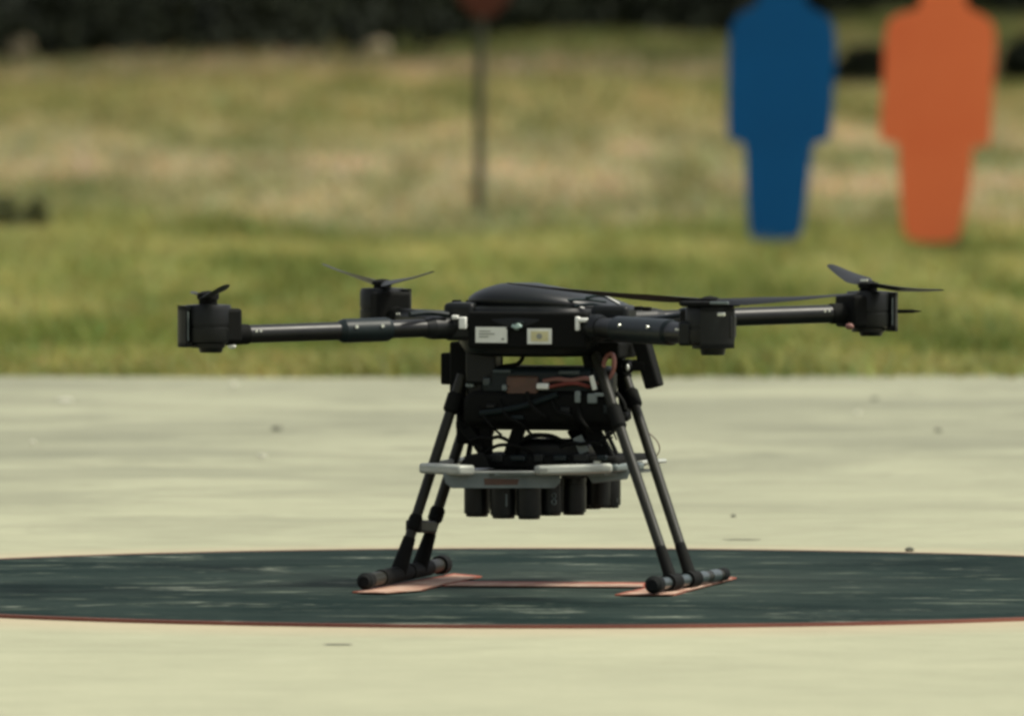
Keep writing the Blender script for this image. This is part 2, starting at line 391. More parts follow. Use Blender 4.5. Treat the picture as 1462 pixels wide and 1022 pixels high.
# ------------------------------------------------------------------ landing pad
PC = Vector((.05, 0, 0)); PR = 1.136
pad = empty('landing_pad', PC)
tag(pad, 'round dark green landing pad with a thin red rim under the drone', 'landing pad')
bm = NB(); lathe(bm, [(0, .004), (PR-.009, .004), (PR-.009, -.002)], n=128); obj('pad_surface', bm, 'pad', pad)
bm = NB(); lathe(bm, [(PR-.0085, -.002), (PR-.0085, .0045), (PR+.006, .0045), (PR+.007, -.002)], n=128); obj('rim', bm, 'rimp', pad)
def ground_poly(bm, pix, z0, h=.002):
    pts = [gnd(x, y, z0) - PC for x, y in pix]; plate(bm, [Vector((p.x, p.y, z0)) for p in pts], (0, 0, h))
mk = NB(); ground_poly(mk, [(503,846.5), (552,847.6), (604,843.5), (640,833.6), (688,824), (648,820.5)], .0045)
hb = NB(); ground_poly(hb, [(878,850.5), (962,850.5), (1052,826), (1004,822)], .0045)
hc = NB(); ground_poly(hc, [(632,836.8), (925,839.5), (925,833), (660,831)], .0045, .0015)
mp_ = obj('letter_marking', mk, 'redp', pad, smooth=False, label='left stroke of the salmon letter H painted on the pad')
mp2 = obj('letter_marking', hb, 'redp', pad, smooth=False, label='right stroke of the salmon letter H painted on the pad')
mp3 = obj('letter_marking', hc, 'redp', pad, smooth=False, label='thin cross stroke of the salmon letter H')
for mo, pix, zz in ((mp_, [(510,846.0), (550,846.8), (600,842.8), (636,833.0), (680,824.4), (649,821.4)], .0078), (mp2, [(886,849.3), (958,849.3), (1046,826.6), (1004,823)], .0078), (mp3, [(636,835.9), (918,838.4), (918,834.6), (655,832.4)], .0072)):
    bm = NB(); ground_poly(bm, pix, zz - .001, .001); obj('paint_fill', bm, 'salmon', mo, smooth=False)

# ------------------------------------------------------------------ the drone
dr = empty('drone', (OX, 0, 0), YAW)
tag(dr, 'black four-armed drone standing on thin splayed legs on the round pad, canisters slung underneath', 'drone')
# hull
bm = NB()
loft(bm, [superring(0, .01, .082, .105, .331), superring(0, .01, .100, .125, .336), superring(0, .01, .108, .135, .350),
          superring(0, .01, .110, .138, .385), superring(0, .01, .102, .130, .400), superring(0, .01, .085, .118, .404)])
hull = obj('body', bm, 'shell', dr)
bm = NB()
rings = []
for t in np.linspace(0, 1, 11):
    z = .402 + .031*t; q = 1 - t**2.0*.62 - .10*t
    rings.append(superring(.006 - .024*t, .02 - .05*t, .108*q, .125*q, z, 2.6, tilt=-.05*t))
rings.append(superring(-.018, -.03, .022, .03, .4345, 2.2))
loft(bm, rings); cov = obj('top_cover', bm, 'cover', dr)
# seam step + ridges on the top, coloured paler to paint in the cover's highlights
bm = NB(); loft(bm, [superring(0, .01, .1125, .1405, .371, 3.2), superring(0, .01, .1125, .1405, .3735, 3.2)]); obj('seam_strip', bm, 'matte', hull)
for (a, b) in (((792, 437), (834, 441)), ((800, 430), (866, 431)), ((820, 437), (874, 441)), ((836, 425), (884, 434))):
    bm = NB(); path(bm, [L(a[0], a[1], -.09), L((a[0]+b[0])/2, a[1]-2.5, -.088), L(b[0], b[1], -.08)], .0022, 6); obj('cover_ridge_highlight', bm, 'ridge', cov)
FV = -.1255                                    # front face plane of the hull
def sticker(name, x0, y0, x1, y1, m, v=FV-.004, th=.0012, parent=dr, label=None):
    a = L(x0, y1, v); b = L(x1, y0, v); bm = NB()
    box(bm, (a + b)/2, (b.x - a.x, th, b.z - a.z)); return obj(name, bm, m, parent, smooth=False, label=label)
# flat face plate that carries the labels
a = L(668, 497, FV); b = L(838, 446, FV); bm = NB(); box(bm, ((a.x+b.x)/2, FV+.010, (a.z+b.z)/2), (b.x-a.x, .0225, b.z-a.z)); fp = obj('face_plate', bm, 'matte', hull, bevel=.004)
s1 = sticker('label_sticker', 679, 467, 724, 489, 'white', label='white printed rating label on the front')
for (x0, y0, x1, y1) in ((684, 472, 700, 473.3), (684, 476, 706, 477.3), (684, 480, 697, 481.3), (716, 482.5, 719.5, 485.5)):
    sticker('print_line', x0, y0, x1, y1, 'grey', FV-.0052, .0006, s1)
s2 = sticker('label_sticker', 753, 469, 787.5, 491, 'white', label='small label with yellow panel and dark emblem')
sticker('yellow_panel', 758, 473, 783, 487, 'yellow', FV-.0052, .0006, s2)
p = L(770, 480, FV-.006); bm = NB(); tube(bm, p, p + Vector((0, -.0006, 0)), .0042, n=14); obj('emblem', bm, 'grey', s2)
# status lamp between the labels
bm = NB(); ball(bm, L(738, 466, FV-.002), .0085, (1, .5, .62)); obj('status_light', bm, 'led', hull)
bm = NB(); path(bm, [L(733, 462, FV-.006), L(741, 459, FV-.006), L(748, 461, FV-.006)], .0016); obj('light_bezel', bm, 'teal', hull)

# arms ------------------------------------------------------------
mot = {'fl': at(297, 474, -.249), 'fr': at(1014, 468, -.468), 'bl': at(546, 446, .468), 'br': at(1240, 446, .249)}
def arm(key, root, hub_shift, r, axis_z0, axis_z1, collar, cr, boltpx=None):
    m_ = loc(mot[key]); rt = Vector((root[0], root[1], axis_z0)); d = Vector((m_.x, m_.y, axis_z1)); u = (d - rt).normalized(); Ln = (d - rt).length
    bm = NB(); tube(bm, rt, d - u*.030, r, n=24); a = obj('arm', bm, 'carbon', dr)
    # hinge root
    bm = NB(); tube(bm, rt - u*.02, rt + u*.055, r*1.25, r*1.3, n=20); tube(bm, rt + u*.055, rt + u*.068, r*1.3, r*1.08, n=20)
    obj('arm_root', bm, 'shell', a)
    if collar:
        c0, c1 = collar; bm = NB()
        tube(bm, rt + u*(Ln*c0), rt + u*(Ln*c0 + .006), cr*.86, cr, n=24); tube(bm, rt + u*(Ln*c0 + .006), rt + u*(Ln*c1 - .008), cr, cr, n=24)
        tube(bm, rt + u*(Ln*c1 - .008), rt + u*(Ln*c1), cr, cr*.78, n=24); obj('collar', bm, 'teal', a)
        side = u.cross(Vector((0, 0, 1))).normalized(); side = side if side.y < 0 else -side
        for q in (.25, .75):
            c = rt + u*(Ln*(c0 + (c1-c0)*q)) + side*(cr*.93) + Vector((0, 0, cr*.35)); bm = NB(); tube(bm, c, c + side*.0025, .0026, n=10); obj('bolt', bm, 'steel', a)
    # motor end socket
    bm = NB(); tube(bm, d - u*.062, d - u*.020, r*1.12, r*1.18, n=20); obj('motor_socket', bm, 'matte', a)
    c = d - u*.068 + Vector((0, 0, r*.75));
    side = u.cross(Vector((0, 0, 1))).normalized(); side = side if side.y < 0 else -side
    for q in (0, .007):
        bm = NB(); e = d - u*(.070 + q) + side*r*.85 + Vector((0, 0, r*.35)); tube(bm, e, e + side*.002, .0018, n=8); obj('bolt', bm, 'steel', a)
    return a
afl = arm('fl', (-.085, -.085), 0, .0128, .373, .3655, (.30, .50), .0170)
afr = arm('fr', (.085, -.085), 0, .0150, .374, .372, (.28, .72), .0185)
abl = arm('bl', (-.085, .105), 0, .0128, .374, .376, (.24, .46), .0160)
abr = arm('br', (.085, .105), 0, .0132, .378, .386, (.24, .40), .0165)
# cable conduit on the thick front right arm, and latch blocks at the four roots
for (px, py, v, sx, sz, m) in ((661, 461, -.128, .011, .017, 'cream'), (650, 453, -.118, .010, .006, 'cream'), (825, 462, -.128, .007, .020, 'cream'), (833, 457, -.129, .016, .006, 'cream'), (900, 450, -.05, .016, .009, 'cream')):
    bm = NB(); box(bm, L(px, py, v), (sx, .008, sz)); obj('latch', bm, m, hull, bevel=.002, label='pale folding latch')
for (x0, y0, x1, y1, v) in ((636, 432, 680, 486, -.10), (846, 436, 900, 488, -.095)):
    a = L(x0, y1, v); b = L(x1, y0, v); bm = NB(); box(bm, (a+b)/2 + Vector((0, .012, 0)), (b.x-a.x, .05, b.z-a.z)); hb_ = obj('hinge_block', bm, 'shell', hull, bevel=.007)
    for q in (.25, .8):
        c = Vector((a.x + (b.x-a.x)*q, a.y - .014, a.z + (b.z-a.z)*.42)); bm = NB(); tube(bm, c, c + Vector((0, -.003, 0)), .0026, n=10); obj('bolt', bm, 'steel', hb_)
for (px, py, v) in ((652, 431, -.05), (672, 431, -.05), (912, 440, -.12), (924, 441, -.12)):
    bm = NB(); box(bm, L(px, py, v), (.012, .012, .006)); obj('top_clip', bm, 'matte', hull, bevel=.002)
bm = NB(); path(bm, [L(893, 457, -.14), L(930, 455, -.19), L(968, 450, -.27), L(985, 447, -.31)], .0042); obj('cable_conduit', bm, 'teal', dr)
bm = NB(); path(bm, [L(640, 449, -.12), L(612, 446, -.14), L(585, 449, -.17)], .004); obj('cable_conduit', bm, 'teal', dr)

# motors and propellers ---------------------------------------------
def blade(key, hubz, yaw, elev, length, pitch=20):
    """one folding blade: yaw from world +X, elev in degrees"""
    c = loc(mot[key]); y = R(yaw) - YAW; d = Vector((math.cos(y)*math.cos(R(elev)), math.sin(y)*math.cos(R(elev)), math.sin(R(elev))))
    s = Vector((-math.sin(y), math.cos(y), 0)); n = d.cross(s)
    o = Vector((c.x, c.y, hubz)); rg = []
    for t in np.linspace(0, 1, 12):
        r = .012 + (length - .012)*t
        ch = (.012 + .026*math.sin(min(1, t*3.2)*math.pi/2))*(1 - .62*max(0, t-.25)/.75) * (1 if t < .93 else .75)
        pa = R(pitch*(1 - .6*t)); cx = s*math.cos(pa) + n*math.sin(pa); cz = -s*math.sin(pa) + n*math.cos(pa); th = .0022*(1.5 - t)
        b_ = o + d*r + Vector((0, 0, .010*t*t)); ctr = cx*(-.10*ch)
        rg.append([b_ + ctr + cx*ch*.5, b_ + ctr + cx*ch*.2 + cz*th, b_ + ctr - cx*ch*.25 + cz*th*.8, b_ + ctr - cx*ch*.5, b_ + ctr - cx*ch*.25 - cz*th*.4, b_ + ctr + cx*ch*.2 - cz*th*.5])
    bm = NB(); loft(bm, rg); return bm
def motor(key, zb, zt, guard_az, hubh, blades, extra_low=0.0, rr=.0345):
    c = loc(mot[key]); e = NB()
    H = zt - zb
    lathe(e, [(0, 0), (rr*.72, 0), (rr*.74, .006), (rr*.97, .008), (rr, .012), (rr, H*.46), (rr*.965, H*.47), (rr*.965, H*.53), (rr, H*.54), (rr, H - .006), (rr*.93, H), (rr*.5, H+.001), (0, H+.001)], (c.x, c.y, zb), 28)
    m_ = obj('motor', e, 'shell', dr)
    # squared housing toward the arm
    u = Vector((c.x, c.y, 0)).normalized(); q = Matrix.Rotation(math.atan2(u.y, u.x), 3, 'Z')
    bm = NB(); box(bm, Vector((c.x, c.y, zb + H*.52)) - u*.020, (.042, .056, H*.80), q); obj('motor_housing', bm, 'matte', m_, bevel=.005)
    bm = NB(); tube(bm, (c.x + .004, c.y, zb - .006 - extra_low), (c.x + .004, c.y, zb + .002), rr*.46, rr*.55, n=18); obj('motor_foot', bm, 'shell', m_)
    if guard_az is not None:
        bm = NB(); y0 = R(guard_az) - YAW; ro, ri = rr + .0095, rr + .0055
        for (z0, z1, rin) in ((zb + .001, zt - .001, ri), (zt - .007, zt - .001, rr - .004), (zb + .001, zb + .007, rr - .004)):
            o_, i_ = [], []
            for k in range(9):
                a = y0 + R(-34 + 68*k/8); o_.append((c.x + ro*math.cos(a), c.y + ro*math.sin(a))); i_.append((c.x + rin*math.cos(a), c.y + rin*math.sin(a)))
            plate(bm, [(x, y, z0) for x, y in o_ + i_[::-1]], (0, 0, z1 - z0))
        obj('motor_guard', bm, 'shell', m_)
        for s_ in (-1, 1):
            a = y0 + R(34*s_); bm = NB(); px_, py_ = c.x + (ri-.0008)*math.cos(a), c.y + (ri-.0008)*math.sin(a); tube(bm, (px_, py_, zb + .010), (px_, py_, zt - .009), .0011, n=8); obj('guard_gap_glint', bm, 'alud', m_)  # thin pale strips stand in for the line of light in the gap
    bm = NB(); lathe(bm, [(0, 0), (.013, 0), (.013, hubh*.45), (.0155, hubh*.5), (.0155, hubh), (.008, hubh+.003), (0, hubh+.004)], (c.x, c.y, zt), 18); obj('propeller_hub', bm, 'matte', m_)
    for (yaw, elev, ln, pp) in [(*b, 20)[:4] for b in blades]: obj('propeller_blade', blade(key, zt + hubh - .003, yaw, elev, ln, pp), 'blade', m_)
    return m_
mfl = motor('fl', .3485, .4085, 190, .016, [(96, -2.3, .27), (-83, 2.2, .27)], .001, .0335)
mfr = motor('fr', .353, .412, 285, .010, [(166, 2.6, .29), (-40, .9, .26)], .003, .0345)
c_ = loc(mot['fr']); bm = NB(); lathe(bm, [(0, 0), (.040, 0), (.043, .002), (.043, .006), (.038, .008), (0, .008)], (c_.x, c_.y, .4115), 24); obj('motor_cap', bm, 'matte', mfr)
for dx, dz, w_ in ((-.030, .362, .018), (.031, .372, .014)):
    bm = NB(); box(bm, (c_.x + dx, c_.y - .012, dz + .012), (w_, .03, .034)); obj('motor_lug', bm, 'shell', mfr, bevel=.004)
mbl = motor('bl', .357, .4165, 5, .010, [(112, 3.2, .24, 34), (-70, 2.9, .22)], .0, .0335)
mbr = motor('br', .358, .4165, 8, .012, [(104, 4.2, .21, -12), (-68, -2.6, .26, -22)], .0, .0335)
# small things at the motors
bm = NB(); ball(bm, L(331, 494, -.26), .0062, (1, .8, .7)); obj('arm_lamp', bm, 'cream', mfl, label='pale lamp under the motor')
bm = NB(); ball(bm, L(1213, 466, .24), .0060, (1.1, .8, .8)); obj('arm_lamp', bm, 'pink', mbr, label='reddish lamp under the motor')
for t, (x, y, v, s) in enumerate(((1027, 432.5, -.52, .026), (1030, 449, -.52, .010))):
    bm = NB(); box(bm, L(x, y, -.482), (s, .006, .0035 if t == 0 else .005)); obj('motor_marking', bm, 'alud' if t == 0 else 'steel', mfr, bevel=.001)
bm = NB(); pr_ = L(1282, 444.5, .24); tube(bm, pr_, pr_ + Vector((.020, .012, 0)), .0028, .0026, n=8); tube(bm, pr_ + Vector((.020, .012, 0)), pr_ + Vector((.031, .016, 0)), .0024, .0006, n=8); obj('antenna_spike', bm, 'matte', mbr)
bm = NB(); box(bm, L(1234, 400, .30), (.010, .006, .003)); obj('blade_bolt', bm, 'steel', mbr)

# underside: leg mounts, battery, payload frame ------------------------
def pbox(name, x0, y0, x1, y1, v, dep, m, parent=dr, bevel=.004, label=None, rot=0):
    a = L(x0, y1, v); b = L(x1, y0, v); bm = NB()
    box(bm, (a+b)/2 + Vector((0, dep/2, 0)), (b.x-a.x, dep, b.z-a.z), Matrix.Rotation(R(rot), 3, 'Y') if rot else None)
    return obj(name, bm, m, parent, bevel=bevel, label=label)
lm = pbox('leg_mount', 641, 488, 690, 562, -.05, .10, 'matte')
pbox('mount_cheek', 664, 494, 707, 548, -.075, .03, 'shell', lm)
rm = pbox('leg_mount', 842, 488, 884, 512, -.06, .09, 'matte')
# right mount: two open cheeks instead of a block
bm = NB(); bar(bm, L(838, 505, -.05), L(858, 600, -.05), .012, .02); bar(bm, L(884, 500, .03), L(894, 600, .05), .012, .02); obj('mount_cheek', bm, 'matte', rm, bevel=.002)
bat = pbox('battery_box', 686, 525, 846, 566, -.075, .12, 'teal', bevel=.009)
pbox('case_patch', 722, 537, 768, 571, -.081, .008, 'brown', bat, .004, label='brown case panel on the battery')
pbox('clip', 716, 549, 723, 558, -.086, .006, 'alud', bat, .002); pbox('clip', 765, 547, 783, 556, -.090, .010, 'cream', bat, .003)
bm = NB(); path(bm, [L(776, 544, -.084), L(795, 541, -.088), L(815, 543, -.090), L(838, 540, -.088), L(852, 548, -.07)], .0033); obj('cable', bm, 'pink', bat, label='faded red cable')
bm = NB(); path(bm, [L(782, 553, -.084), L(800, 549, -.09), L(822, 547, -.090), L(842, 552, -.08)], .0028); obj('cable', bm, 'red', bat, label='red cable')
bm = NB(); path(bm, [L(748, 503, -.05), L(745, 513, -.055), L(738, 520, -.06), L(720, 523, -.06), L(700, 530, -.07)], .0032); obj('cable', bm, 'matte', dr, label='black cable from hull to battery')
pbox('glint_strip', 843, 536, 849, 557, -.088, .006, 'white', bat, .001, rot=-16)  # slanted white strip standing in for a reflection on the plastic
pbox('lug', 664, 547, 676, 553, -.07, .01, 'alud', lm, .002); pbox('lug', 653, 582, 658, 592, -.03, .01, 'alud', lm, .002)
# red cable coil between the right legs
bm = NB(); c = L(869, 523, -.070); pts = []
for k in range(22):
    a = k/21*2*math.pi*1.7; pts.append(c + Vector((.008*math.cos(a) + .003*math.sin(a), .006*k/21 - .003, .018*math.sin(a))))
path(bm, pts, .0030); obj('cable_coil', bm, 'coil', dr, label='coiled faded red cable')
# curved carrier under the battery
bm = NB(); loft(bm, [[L(x, y, v) for (x, y, v) in ((676, 558, -.08), (858, 558, -.08), (858, 558, .06), (676, 558, .06))],
                     [L(x, y, v) for (x, y, v) in ((662, 568, -.085), (876, 570, -.085), (876, 568, .06), (662, 566, .06))],
                     [L(x, y, v) for (x, y, v) in ((662, 596, -.085), (882, 596, -.085), (882, 593, .06), (662, 593, .06))],
                     [L(x, y, v) for (x, y, v) in ((668, 606, -.08), (876, 606, -.08), (876, 603, .06), (668, 603, .06))]])
car = obj('payload_frame', bm, 'matte', dr, bevel=.006)
bm = NB(); path(bm, [L(686, 590, -.088), L(722, 585, -.090), L(756, 577, -.090), L(796, 563, -.088)], .0045); obj('strap', bm, 'teal', car)
pbox('reflection_patch', 820, 558, 828, 575, -.091, .006, 'alud', car, .002); pbox('reflection_patch', 838, 562, 852, 576, -.091, .006, 'alud', car, .002); pbox('reflection_patch', 848, 561, 862, 566, -.091, .006, 'alud', car, .001)  # small grey boxes standing in for reflections on the carrier's plastic
pbox('lower_rail', 650, 602, 888, 613, -.06, .014, 'matte', car, .003); pbox('lower_rail', 660, 602, 884, 611, .05, .014, 'matte', car, .003)
pbox('side_knob', 884, 588, 897, 600, -.02, .016, 'shell', car, .004)
# struts down to the tray
TZ = .168
for (a, b, w, v) in (((668, 610), (700, 662), .014, -.06), ((694, 610), (694, 660), .018, -.055), ((742, 610), (728, 650), .018, -.05), ((842, 608), (872, 662), .022, -.05), ((862, 608), (884, 655), .004, -.01),
                     ((820, 610), (850, 660), .024, .02), ((676, 608), (668, 655), .006, .05)):
    bm = NB(); bar(bm, L(*a, v), L(*b, v), w, .012); obj('strut', bm, 'matte', dr, bevel=.002)
pbox('strut_plate', 822, 622, 836, 648, -.066, .003, 'alud', dr, .001, rot=-24)
pbox('gimbal_box', 728, 628, 838, 664, -.045, .07, 'shell', dr, .010)
for k, (x0, x1, y, dy, v) in enumerate(((735, 815, 628, -12, -.06), (740, 806, 624, -7, -.05), (690, 760, 640, -10, -.065), (672, 726, 622, 8, -.07), (800, 860, 630, 8, -.065))):
    bm = NB(); path(bm, [L(x0, y+8, v), L((x0*3+x1)/4, y+dy*.3, v-.008), L((x0+x1)/2, y+dy*.5, v-.01), L((x0+3*x1)/4, y+dy*.2, v-.008), L(x1, y+7, v)], .0028); obj('cable', bm, 'matte' if k != 1 else 'teal', dr)
# fringe of cable ends hanging at the right
for k in range(6):
    x = 858 + k*5.5; bm = NB(); path(bm, [L(x, 611, -.05+.01*k), L(x+2, 618+3*(k % 3), -.05+.01*k), L(x+6, 624+4*(k % 2), -.05+.01*k)], .0013, 6); obj('cable_end', bm, 'matte', dr)
bm = NB(); path(bm, [L(926, 618, .06), L(937, 628, .06), L(942, 640, .06), L(938, 650, .06), L(928, 655, .05)], .0009, 6); obj('thin_wire', bm, 'brown', dr, label='thin loose wire loop beside the right leg')

rr_ = random.Random(5)
for k in range(5):      # looms draped over the front of the carrier
    xa = 676 + k*38 + rr_.uniform(-6, 6); xb = xa + rr_.uniform(14, 46); ya = rr_.uniform(560, 576); yb = rr_.uniform(596, 622); va = -.092 - .004*(k % 3)
    bm = NB(); path(bm, [L(xa, ya, va + .012), L(xa*.7 + xb*.3 + rr_.uniform(-5, 5), ya*.6 + yb*.4 + 3, va), L(xa*.3 + xb*.7, ya*.3 + yb*.7 + rr_.uniform(-3, 5), va - .002), L(xb, yb, va + .03)], rr_.uniform(.0018, .0034), 7)
    obj('wire_loom', bm, 'matte', car)
for k, (x, y, w, h, m) in enumerate(((700, 580, 12, 7, 'shell'), (738, 596, 18, 6, 'teal'), (806, 586, 14, 10, 'shell'), (866, 584, 10, 14, 'teal'), (694, 545, 10, 12, 'ridge'), (812, 532, 30, 7, 'ridge'), (716, 530, 26, 6, 'ridge'))):  # the ridge-coloured ones paint in highlights along the battery's top edge
    pbox('module_and_highlight', x - w/2, y - h/2, x + w/2, y + h/2, -.0905 if y > 560 else -.079, .008, m, car if y > 560 else bat, .002)
for k in range(7):      # brackets and bolts standing on the ring above the tray
    x = 680 + k*30; bm = NB(); c = L(x, 654, -.095 + .006*(k % 2)); box(bm, c, (.014 + .004*(k % 3), .010, .008 + .004*(k % 2))); obj('ring_block', bm, 'shell' if k % 2 else 'teal', dr, bevel=.002)
bm = NB(); path(bm, [L(664, 566, -.05), L(656, 590, -.055), L(660, 612, -.06), L(676, 630, -.065), L(690, 642, -.07)], .0035); obj('cable', bm, 'matte', dr)
bm = NB(); path(bm, [L(880, 560, -.05), L(892, 580, -.055), L(886, 604, -.06), L(868, 622, -.065), L(850, 636, -.07)], .003); obj('cable', bm, 'matte', dr)

# tray: hexagonal plate, raised rims, skirt
HC = loc(Vector((.044, .0, 0))); HRr = .168
def hexpts(r, z, rot=0, n=6, sy=1.0):
    out = []
    for k in range(n):
        a = 2*math.pi*k/n + R(rot); w = Vector((.044 + r*math.cos(a), r*sy*math.sin(a), z)); out.append(loc(w))
    return out
bm = NB(); plate(bm, hexpts(HRr*.93, TZ-.004, 4), (0, 0, .004)); tray = obj('payload_tray', bm, 'alud', dr, smooth=False, bevel=.001)
def rim(x0, y0, Y0, x1, y1, Y1, w, h, m, nm='tray_rim'):
    a = loc(at(x0, y0, Y0)); b = loc(at(x1, y1, Y1)); bm = NB(); bar(bm, a, b, h, w); return obj(nm, bm, m, tray, bevel=min(.0042, h*.42))
rim(609, 668, -.065, 667, 671.5, -.145, .03, .0145, 'alu')
rim(612, 664, .02, 672, 655, .14, .02, .008, 'alu')
rim(667, 674, -.132, 766, 674, -.148, .006, .0035, 'alu')
rim(765, 671.5, -.148, 872, 668, -.125, .03, .0135, 'alu')
rim(872, 667, -.125, 912, 665, -.03, .02, .012, 'alud')
rim(905, 661, -.03, 940, 658, .03, .03, .006, 'alu')
rim(930, 657, .04, 905, 652, .14, .02, .005, 'alud')
bm = NB(); tube(bm, loc(at(853, 664, -.12)), loc(at(853, 658, -.12)), .006, n=12); obj('bolt', bm, 'steel', tray)
bm = NB(); box(bm, loc(at(776, 671, -.166)), (.011, .003, .0045), Matrix.Rotation(-YAW, 3, 'Z')); obj('rim_slot', bm, 'grey', tray)
# skirt panels under the rim
def wpoly(bm, pix, Y, th): pts = [loc(at(x, y, Y)) for x, y in pix]; n_ = loc(Vector((OX, th, 0))) - loc(Vector((OX, 0, 0))); plate(bm, pts, n_)
bm = NB(); wpoly(bm, [(632, 676), (800, 676), (800, 689), (792, 697), (645, 697), (636, 690)], -.128, .003); sk = obj('skirt_panel', bm, 'alud', dr, smooth=False, bevel=.001)
bm = NB(); wpoly(bm, [(691, 683), (741, 684), (739, 692), (692, 692)], -.1295, .001); obj('warning_strip', bm, 'brown', sk, smooth=False, label='reddish brown strip on the skirt panel')
bm = NB(); wpoly(bm, [(836, 676), (900, 672), (896, 684), (846, 690)], -.09, .003); obj('skirt_panel', bm, 'alud', dr, smooth=False, bevel=.001)
pbox('ring_gear', 660, 652, 882, 668, -.09, .16, 'matte', dr, .006)
bm = NB(); wpoly(bm, [(652, 668), (666, 650), (690, 646), (700, 668)], -.10, .02); obj('ring_bracket', bm, 'matte', dr, bevel=.003)
bm = NB(); wpoly(bm, [(858, 668), (862, 646), (880, 648), (888, 664)], -.05, .03); obj('ring_bracket', bm, 'matte', dr, bevel=.003)
# canisters
for k, (px, Yw, pyb, rc) in enumerate(((681, -.055, 737.5, .0185), (719, -.085, 740, .0188), (755.5, -.10, 741, .0180), (785, -.070, 736, .0185), (819, -.045, 735, .0180), (856, .095, 725, .0170), (869, .11, 725, .0175), (843, .125, 726.5, .0175),
                                        (700, .075, 727, .0175), (738, .11, 726, .0175), (778, .125, 725, .0175), (818, .10, 725, .0175))):
    b = loc(at(px, pyb, Yw)); top = .158; bm = NB(); H = top - b.z
    lathe(bm, [(0, 0), (rc*.80, 0), (rc*.86, .0015), (rc*.86, .004), (rc*.99, .0045), (rc, .006), (rc, H*.80), (rc*.95, H*.81), (rc*.95, H*.86), (rc, H*.87), (rc, H), (0, H)], b, 24)
    cn = obj('canister', bm, 'can', dr)
    if k == 3:     # the pale digit 8 printed on it
        for dz, r0 in ((-.0045, .0032), (.0045, .0028)):
            bm = NB(); cc = loc(at(791, 712, Yw - rc - .0008)) + Vector((0, 0, dz)); pts = [cc + Vector((r0*math.cos(t), 0, r0*1.15*math.sin(t))) for t in np.linspace(0, 2*math.pi, 11)]
            path(bm, pts, .0011, 5); obj('printed_digit', bm, 'alud', cn)
    if k in (1, 6):
        bm = NB(); box(bm, loc(at(px + (4 if k == 1 else 12), 714, Yw - rc*(1.0 if k == 1 else .80))), (.0022, .0015, .018 if k == 1 else .006)); obj('seam', bm, 'alud', cn, bevel=.0005)

# legs -----------------------------------------------------------
SK = {'l': (loc(at(521, 831, -.25)), loc(at(632, 808.5, .21))), 'r': (loc(at(933, 835, -.37)), loc(at(1034, 819.5, .02)))}
def skid_point(px, side):
    a, b = SK[side]; x0, x1 = (521, 632) if side == 'l' else (933, 1034)
    p = a.lerp(b, (px - x0)/(x1 - x0)); p.z = .021; return p
def leg(pts, vb, vt, r):
    (x0, y0), (x1, y1) = pts; a = L(x0, y0, vt); b = skid_point(x1, vb); bm = NB(); tube(bm, a, b, r, r, n=18)
    o = obj('leg', bm, 'leg', dr); return o, a, b
def knuckle(o, a, b, t, r, ln, m='matte', name='leg_joint'):
    c = a.lerp(b, t); u = (b-a).normalized(); bm = NB(); tube(bm, c - u*ln/2, c + u*ln/2, r, r, n=16); tube(bm, c - u*ln/2 - u*.004, c - u*ln/2, r*.8, r, n=16); tube(bm, c + u*ln/2, c + u*(ln/2+.004), r, r*.8, n=16); obj(name, bm, m, o)
# (legs end on the skids)
l1, a1, b1 = leg(((660, 535), (567, 818)), 'l', -.06, .0076)
l2, a2, b2 = leg(((672, 580), (597, 813)), 'l', .05, .0078)
l3, a3, b3 = leg(((850, 506), (959, 820)), 'r', -.06, .0076)
l4, a4, b4 = leg(((882, 504), (986, 814)), 'r', .05, .0076)
knuckle(l1, a1, b1, .14, .0115, .022); knuckle(l1, a1, b1, .74, .0095, .016); knuckle(l2, a2, b2, .66, .0110, .014); knuckle(l3, a3, b3, .28, .0105, .03); knuckle(l4, a4, b4, .205, .0115, .02)
knuckle(l4, a4, b4, .08, .0095, .02)
for o, a, b in ((l1, a1, b1), (l2, a2, b2), (l3, a3, b3), (l4, a4, b4)):   # lower sleeve that widens into the skid clamp
    u = (b-a).normalized(); bm = NB(); q = 1.0 if o in (l1, l2) else .78; tube(bm, b - u*.055, b - u*.020, .0088*max(q, .9), .0112*q, n=16); tube(bm, b - u*.020, b, .0112*q, .0125*q, n=16); obj('foot_sleeve', bm, 'matte', o)
# brace between the left legs
bm = NB(); bar(bm, L(590, 751, -.07), L(613, 752, .015), .024, .018, (0, 0, 1)); br_ = obj('leg_brace', bm, 'shell', dr, bevel=.003)
bm = NB(); box(bm, L(590, 742, -.075), (.012, .014, .010)); box(bm, L(622, 740, .02), (.014, .016, .012)); obj('brace_clamp', bm, 'matte', br_, bevel=.003)
# skids
def skid(p0, Y0, p1, Y1, r, rc0, rc1):
    a = loc(at(*p0, Y0)); b = loc(at(*p1, Y1)); a.z = max(a.z, rc0 + .008); b.z = max(b.z, rc1 + .008); u = (b-a).normalized()
    bm = NB(); tube(bm, a, b, r, n=18); s = obj('skid', bm, 'leg', dr)
    for c, q, rr in ((a, -1, rc0), (b, 1, rc1)):
        bm = NB(); tube(bm, c - u*.022*q*-1 if q < 0 else c - u*.022, c, rr*.93, rr, n=18) if False else None
        tube(bm, c - u*(.024*q), c, rr*.94, rr, n=18); tube(bm, c, c + u*(.008*q), rr, rr*.6, n=18); obj('end_cap', bm, 'rubber', s)
    return s, a, b
sl_, sa, sb = skid((521, 831), -.25, (632, 808.5), .21, .0100, .0120, .0145)
sr_, ra, rb = skid((933, 835), -.37, (1034, 819.5), .02, .0080, .0125, .0095)
def clamp(s, a, b, t, m, ln=.04, r=.0095):
    c = a.lerp(b, t); u = (b-a).normalized(); bm = NB(); tube(bm, c - u*ln/2, c + u*ln/2, r, n=16); obj('skid_clamp', bm, m, s)
